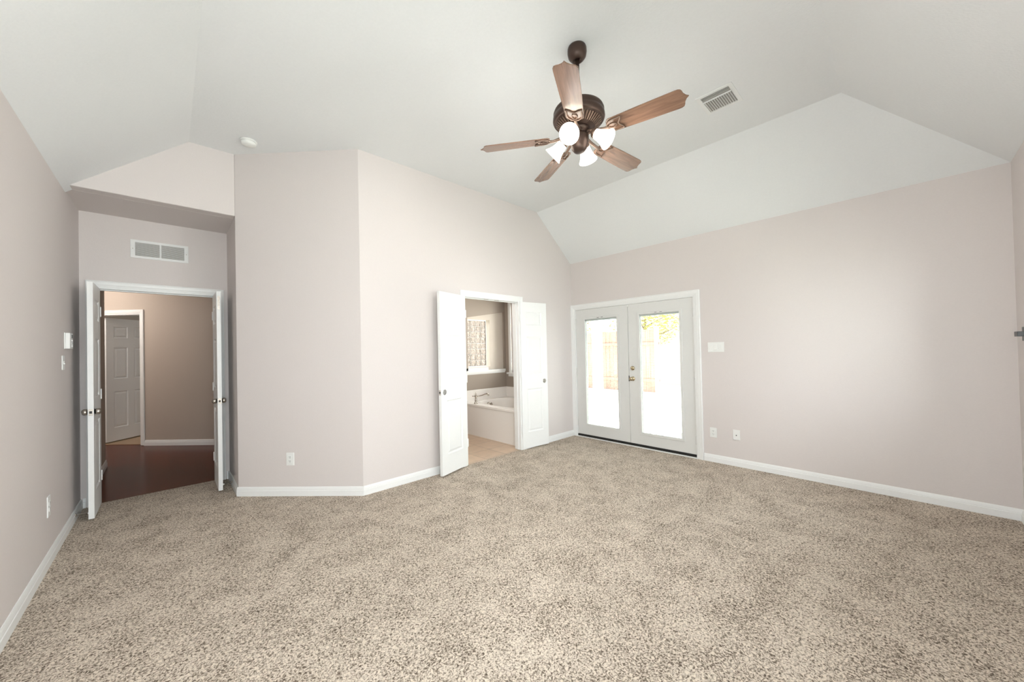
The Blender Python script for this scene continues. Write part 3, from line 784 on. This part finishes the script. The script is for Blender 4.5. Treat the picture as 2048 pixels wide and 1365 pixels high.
# ------------------------------------------------------------ return air grille on the entry wall
gx0, gx1, gz0, gz1 = -.272, .165, 2.388, 2.570
rg = empty('return_air_grille', ((gx0 + gx1) / 2, YB, (gz0 + gz1) / 2)); tag(rg, 'white rectangular return air grille above the entry doors', 'air vent')
wx, wz = (gx1 - gx0) / 2, (gz1 - gz0) / 2
q = MB(); q.prism([rect(-wx, -wz, wx, wz), rect(-wx + .034, -wz + .024, -.007, wz - .024), rect(.007, -wz + .024, wx - .034, wz - .024)], (0, -.007, 0), (1, 0, 0), Z, (0, .007, 0))
q.build('frame', 'grille', rg, bevel=.002)
q = MB(); q.box((-wx + .030, -.0014, -wz + .020), (wx - .030, -.0006, wz - .020)); q.build('duct_shade_sheet', 'duct', rg)
q = MB()
for i in range(13):
    z = -wz + .030 + i * (2 * wz - .060) / 12
    mt = Matrix.Translation((0, -.006, z)) @ Matrix.Rotation(math.radians(40), 4, 'X')
    q.box((-wx + .034, -.005, -.0005), (wx - .034, .005, .0005), mt)
q.build('louvers', 'grille', rg)
for sx in (-1, 1):
    q = MB(); q.lathe([(0, 0), (.004, 0), (.003, .002), (0, .0025)], 10, Matrix.Translation((sx * (wx - .016), -.007, 0)) @ Matrix.Rotation(PI / 2, 4, 'X')); q.build('screw', 'chrome', rg)

# ------------------------------------------------------------ electrical plates
def plate(name, P, n, w_, h_, label, cat, group=None):
    """empty with local +y pointing out of the wall, x along it"""
    n = Vector((*n, 0)).normalized(); rz = math.atan2(n.y, n.x) - PI / 2
    e = empty(name, P, rz); tag(e, label, cat, group)
    q = MB(); q.box((-w_ / 2, 0, -h_ / 2), (w_ / 2, .006, h_ / 2), bevel=.0022); q.build('cover_plate', 'white', e)
    return e
def duplex(e):
    for s_ in (-1, 1):
        q = MB(); q.box((-.0165, .005, s_ * .0195 - .0145), (.0165, .0085, s_ * .0195 + .0145), bevel=.003); r = q.build('receptacle', 'white', e)
        q = MB()
        for x in (-.0065, .0065): q.box((x - .0011, .0084, s_ * .0195 - .001), (x + .0011, .0088, s_ * .0195 + .008))
        q.box((-.0023, .0084, s_ * .0195 - .0100), (.0023, .0088, s_ * .0195 - .0052)); q.build('slots', 'slot', r)
pc = Vector((.872, 4.088, .359))
duplex(plate('wall_outlet', (pc.x, pc.y, pc.z), (-r2, -r2), .078, .124, 'white duplex outlet low on the angled wall between the two doorways', 'outlet'))
duplex(plate('wall_outlet', (XE, 1.538, .350), (-1, 0), .074, .116, 'white duplex outlet low on the wall just right of the glass doors', 'outlet'))
duplex(plate('wall_outlet', (XW, 3.940, .390), (1, 0), .074, .140, 'white duplex outlet low on the left wall near the entry', 'outlet'))
jk = plate('cable_jack', (XE, 1.298, .357), (-1, 0), .070, .114, 'small white cable jack plate with dark centre, right of the outlet', 'jack')
q = MB(); q.lathe([(0, 0), (.0055, 0), (.0055, .008), (.002, .009), (0, .009)], 12, Matrix.Translation((0, .005, -.004)) @ Matrix.Rotation(-PI / 2, 4, 'X')); q.build('connector', 'slot', jk)
sw = plate('switch_plate', (XE, 1.486, 1.365), (-1, 0), .174, .117, 'wide white triple switch plate right of the glass doors', 'switch')
for k, x in enumerate((-.053, 0, .053)):
    q = MB(); q.box((x - .0165, .005, -.034), (x + .0165, .008, .034), bevel=.001); r = q.build('switch_frame', 'white', sw)
    mt = Matrix.Translation((x, .009, 0)) @ Matrix.Rotation(math.radians(5 if k % 2 else -5), 4, 'X')
    q = MB(); q.box((-.0135, -.003, -.030), (.0135, .002, .030), mt, bevel=.001); q.build('rocker', 'white', r)
q = MB(); q.box((.026, .006, -.050), (.080, .013, -.036), bevel=.002); q.build('dimmer_slide', 'white', sw)
kp = plate('alarm_keypad', (XW, 4.55, 1.532), (1, 0), .125, .130, 'white alarm keypad with small grey screen on the left wall', 'keypad')
q = MB(); q.box((-.060, .005, -.064), (.060, .032, .064), bevel=.006); q.build('keypad_body', 'white', kp)
q = MB(); q.box((-.045, .0315, .022), (.000, .0335, .050), bevel=.001); q.build('screen', 'screen', kp)
q = MB()
for i in range(3):
    for j in range(4): q.box((-.044 + i * .018, .0315, -.046 + j * .015), (-.032 + i * .018, .0345, -.036 + j * .015), bevel=.001)
q.build('buttons', 'grille', kp)
ls = plate('light_switch', (XW, 4.435, 1.358), (1, 0), .078, .112, 'white light switch on the left wall below the alarm keypad', 'switch')
q = MB(); q.box((-.0045, .005, -.012), (.0045, .009, .012), bevel=.001); q.build('toggle_frame', 'white', ls)
q = MB(); q.box((-.004, .004, -.009), (.004, .015, -.001), Matrix.Rotation(math.radians(-15), 4, 'X'), bevel=.0015); q.build('toggle', 'white', ls)

# ------------------------------------------------------------ spring door stops
def stop(P, d, L_, label):
    d = Vector((*d, 0)).normalized()
    e = empty('door_stop', P, math.atan2(d.y, d.x)); tag(e, label, 'door stop')
    q = MB(); q.lathe([(0, 0), (.013, 0), (.011, .006), (.006, .010), (0, .010)], 18, Matrix.Rotation(PI / 2, 4, 'Y')); q.build('base_cap', 'chrome', e)
    q = MB(); n = 130
    q.tube([(.008 + (L_ - .014) * i / n, .0045 * math.cos(i * 2 * PI / 6), .0045 * math.sin(i * 2 * PI / 6) - .006 * (i / n) ** 2) for i in range(n + 1)], .0012, 5); q.build('spring', 'chrome', e)
    q = MB(); q.lathe([(0, -.002), (.0065, 0), (.0085, .006), (.0085, .012), (.005, .016), (0, .016)], 16, Matrix.Translation((L_ - .010, 0, -.006)) @ Matrix.Rotation(PI / 2, 4, 'Y')); q.build('rubber_tip', 'white', e)
stop((XW + .0135, 4.79, .058), (1, 0), .082, 'chrome spring door stop on the left baseboard behind the open entry door')
stop((XC - .0135, 4.80, .058), (-1, 0), .078, 'chrome spring door stop on the niche baseboard at the right entry door')

# ------------------------------------------------------------ grey bar at the right edge (fixed to the south wall)
wb = empty('wall_bracket', (4.50, YS, 1.42)); tag(wb, 'dark grey metal bar sticking into view at the right edge', 'bracket')
q = MB(); q.box((-.06, 0, -.05), (.06, .006, .05), bevel=.001); q.build('mounting_plate', 'bar', wb)
q = MB(); q.box((-.052, .004, -.018), (.052, .040, .018), bevel=.002); q.build('arm', 'bar', wb)

# ------------------------------------------------------------ outside
S(box('ground', (XE + .15, -8, -.12), (24, 20, -.05), 'patio'))
S(box('ground_light_block', (-14, -14, -.20), (XE + .15, 20, -.13), 'dark_ground'))  # unseen dark ground, added to stop sky light coming from below
post = empty('patio_post', (6.5, 4.25, -.05)); tag(post, 'square white patio post seen through the left glass door', 'post')
q = MB(); q.box((-.08, -.08, 0), (.08, .08, 2.75), bevel=.006); q.build('shaft', 'postw', post)
box('base', (-.10, -.10, 0), (.10, .10, .14), 'postw', post, bevel=.006); box('capital', (-.11, -.11, 2.62), (.11, .11, 2.75), 'postw', post, bevel=.006)
fe = empty('garden_fence', (11.0, 5.0, -.05)); tag(fe, 'reddish brown board fence across the yard behind the glass doors', 'fence')
q = MB()
for i in range(50):
    y = .0 + i * .142
    q.box((-.01, y, .03), (.01, y + .136, 1.98 + .012 * math.sin(i * 2.1)))
q.build('boards', 'fence', fe)
for z in (.35, 1.50): box('rail', (-.05, 0, z), (-.01, 7.1, z + .09), 'fence', fe)
for k in range(4):
    box('post', (-.11, .0 + k * 2.2, 0), (-.01, .1 + k * 2.2, 2.05), 'postw', fe)
gw = empty('neighbour_house', (14.2, 0, -.05)); tag(gw, 'pale neighbouring house beyond the patio, seen through the right glass door', 'house')
q = MB(); q.prism([rect(-8, 0, 6.45, 3.4), rect(-1.2, .9, .2, 2.1)], (0, 0, 0), (0, 1, 0), Z, (.2, 0, 0)); q.box((.2, -8, 0), (5, 6.45, 3.4)); q.build('wall', 'postw', gw)
q = MB(); q.prism([[(-.5, 3.4), (5.4, 3.4), (2.5, 4.9)]], (0, -8.3, 0), (1, 0, 0), Z, (0, 15.0, 0)); q.build('roof', 'bar', gw)
q = MB(); q.box((.08, -1.2, .9), (.12, .2, 2.1)); q.build('window_pane', 'screen', gw)

def tree(label, x, y, h, r, n, cz):
    e = empty('tree', (x, y, -.05)); tag(e, label, 'tree')
    q = MB(); q.tube([(0, 0, 0), (.04, .02, h * .3), (-.03, .05, h * .6), (.02, 0, h * .85)], [.09, .07, .05, .025], 10)
    for k in range(7):
        a = k * 2.4; z = h * (.42 + .06 * k)
        q.tube([(0, 0, z), (r * .4 * math.cos(a), r * .4 * math.sin(a), z + .25), (r * .8 * math.cos(a), r * .8 * math.sin(a), z + .45)], [.03, .02, .008], 6)
    q.build('trunk', 'bark', e)
    q = MB()
    for k in range(n):
        while True:
            p = Vector((random.uniform(-1, 1), random.uniform(-1, 1), random.uniform(-1, 1)))
            if p.length < 1: break
        p = Vector((p.x * r, p.y * r, cz + p.z * r * .8))
        mt = Matrix.Translation(p) @ Matrix.Rotation(random.uniform(0, 6.28), 4, 'Z') @ Matrix.Rotation(random.uniform(-1, 1), 4, 'X'); s_ = random.uniform(.035, .07)
        q.add([mt @ Vector(v) for v in ((-s_, 0, 0), (0, -s_ * .45, .006), (s_, 0, 0), (0, s_ * .45, .006))], [(0, 1, 2, 3)])
    q.build('foliage', 'leaf', e)
tree('yellow-green leafy tree beyond the fence, seen through the right glass door', 12.5, 6.15, 3.0, 1.25, 4200, 2.35)
tree('tall leafy tree behind the fence, seen through the left glass door', 12.4, 9.3, 3.0, 1.3, 2600, 2.3)

# ------------------------------------------------------------ descriptions of the setting
DESC = {
 'floor': ('beige and brown flecked frieze carpet covering the bedroom', 'carpet'),
 'floor_hall': ('dark cherry wood floor of the hallway beyond the entry doors', 'floor'),
 'floor_bath': ('tan square tile floor in front of the bathtub', 'floor'),
 'floor_far_room': ('tan floor of the room behind the half-open hall door', 'floor'),
 'door_1': ('left white panelled entry door standing open against the left wall', 'door'),
 'door_2': ('right white panelled entry door standing open beside the niche wall', 'door'),
 'door_3': ('left white panelled bathroom door swung out toward the room', 'door'),
 'door_4': ('right white panelled bathroom door folded back near the glass doors', 'door'),
 'door_5': ('left patio glass door with sealed blinds, without a knob', 'door'),
 'door_6': ('right patio glass door with sealed blinds, brass knob and deadbolt', 'door'),
 'door_7': ('six-panel white door standing open at the end of the hallway', 'door'),
 'window_1': ('bathroom window beside the tub, seen edge-on behind the door frame', 'window'),
 'window_2': ('glass block window in the recess over the bathtub', 'window'),
 'trim_1': ('white casing around the double entry doorway', 'door frame'),
 'trim_2': ('white casing around the bathroom doorway', 'door frame'),
 'trim_3': ('white casing around the patio glass doors', 'door frame'),
 'trim_4': ('white casing around the hallway door opening', 'door frame'),
 'ceiling': ('white vaulted bedroom ceiling with sloping sides', 'ceiling'),
}
for n, (l, c) in DESC.items():
    if n in bpy.data.objects: bpy.data.objects[n]['label'] = l
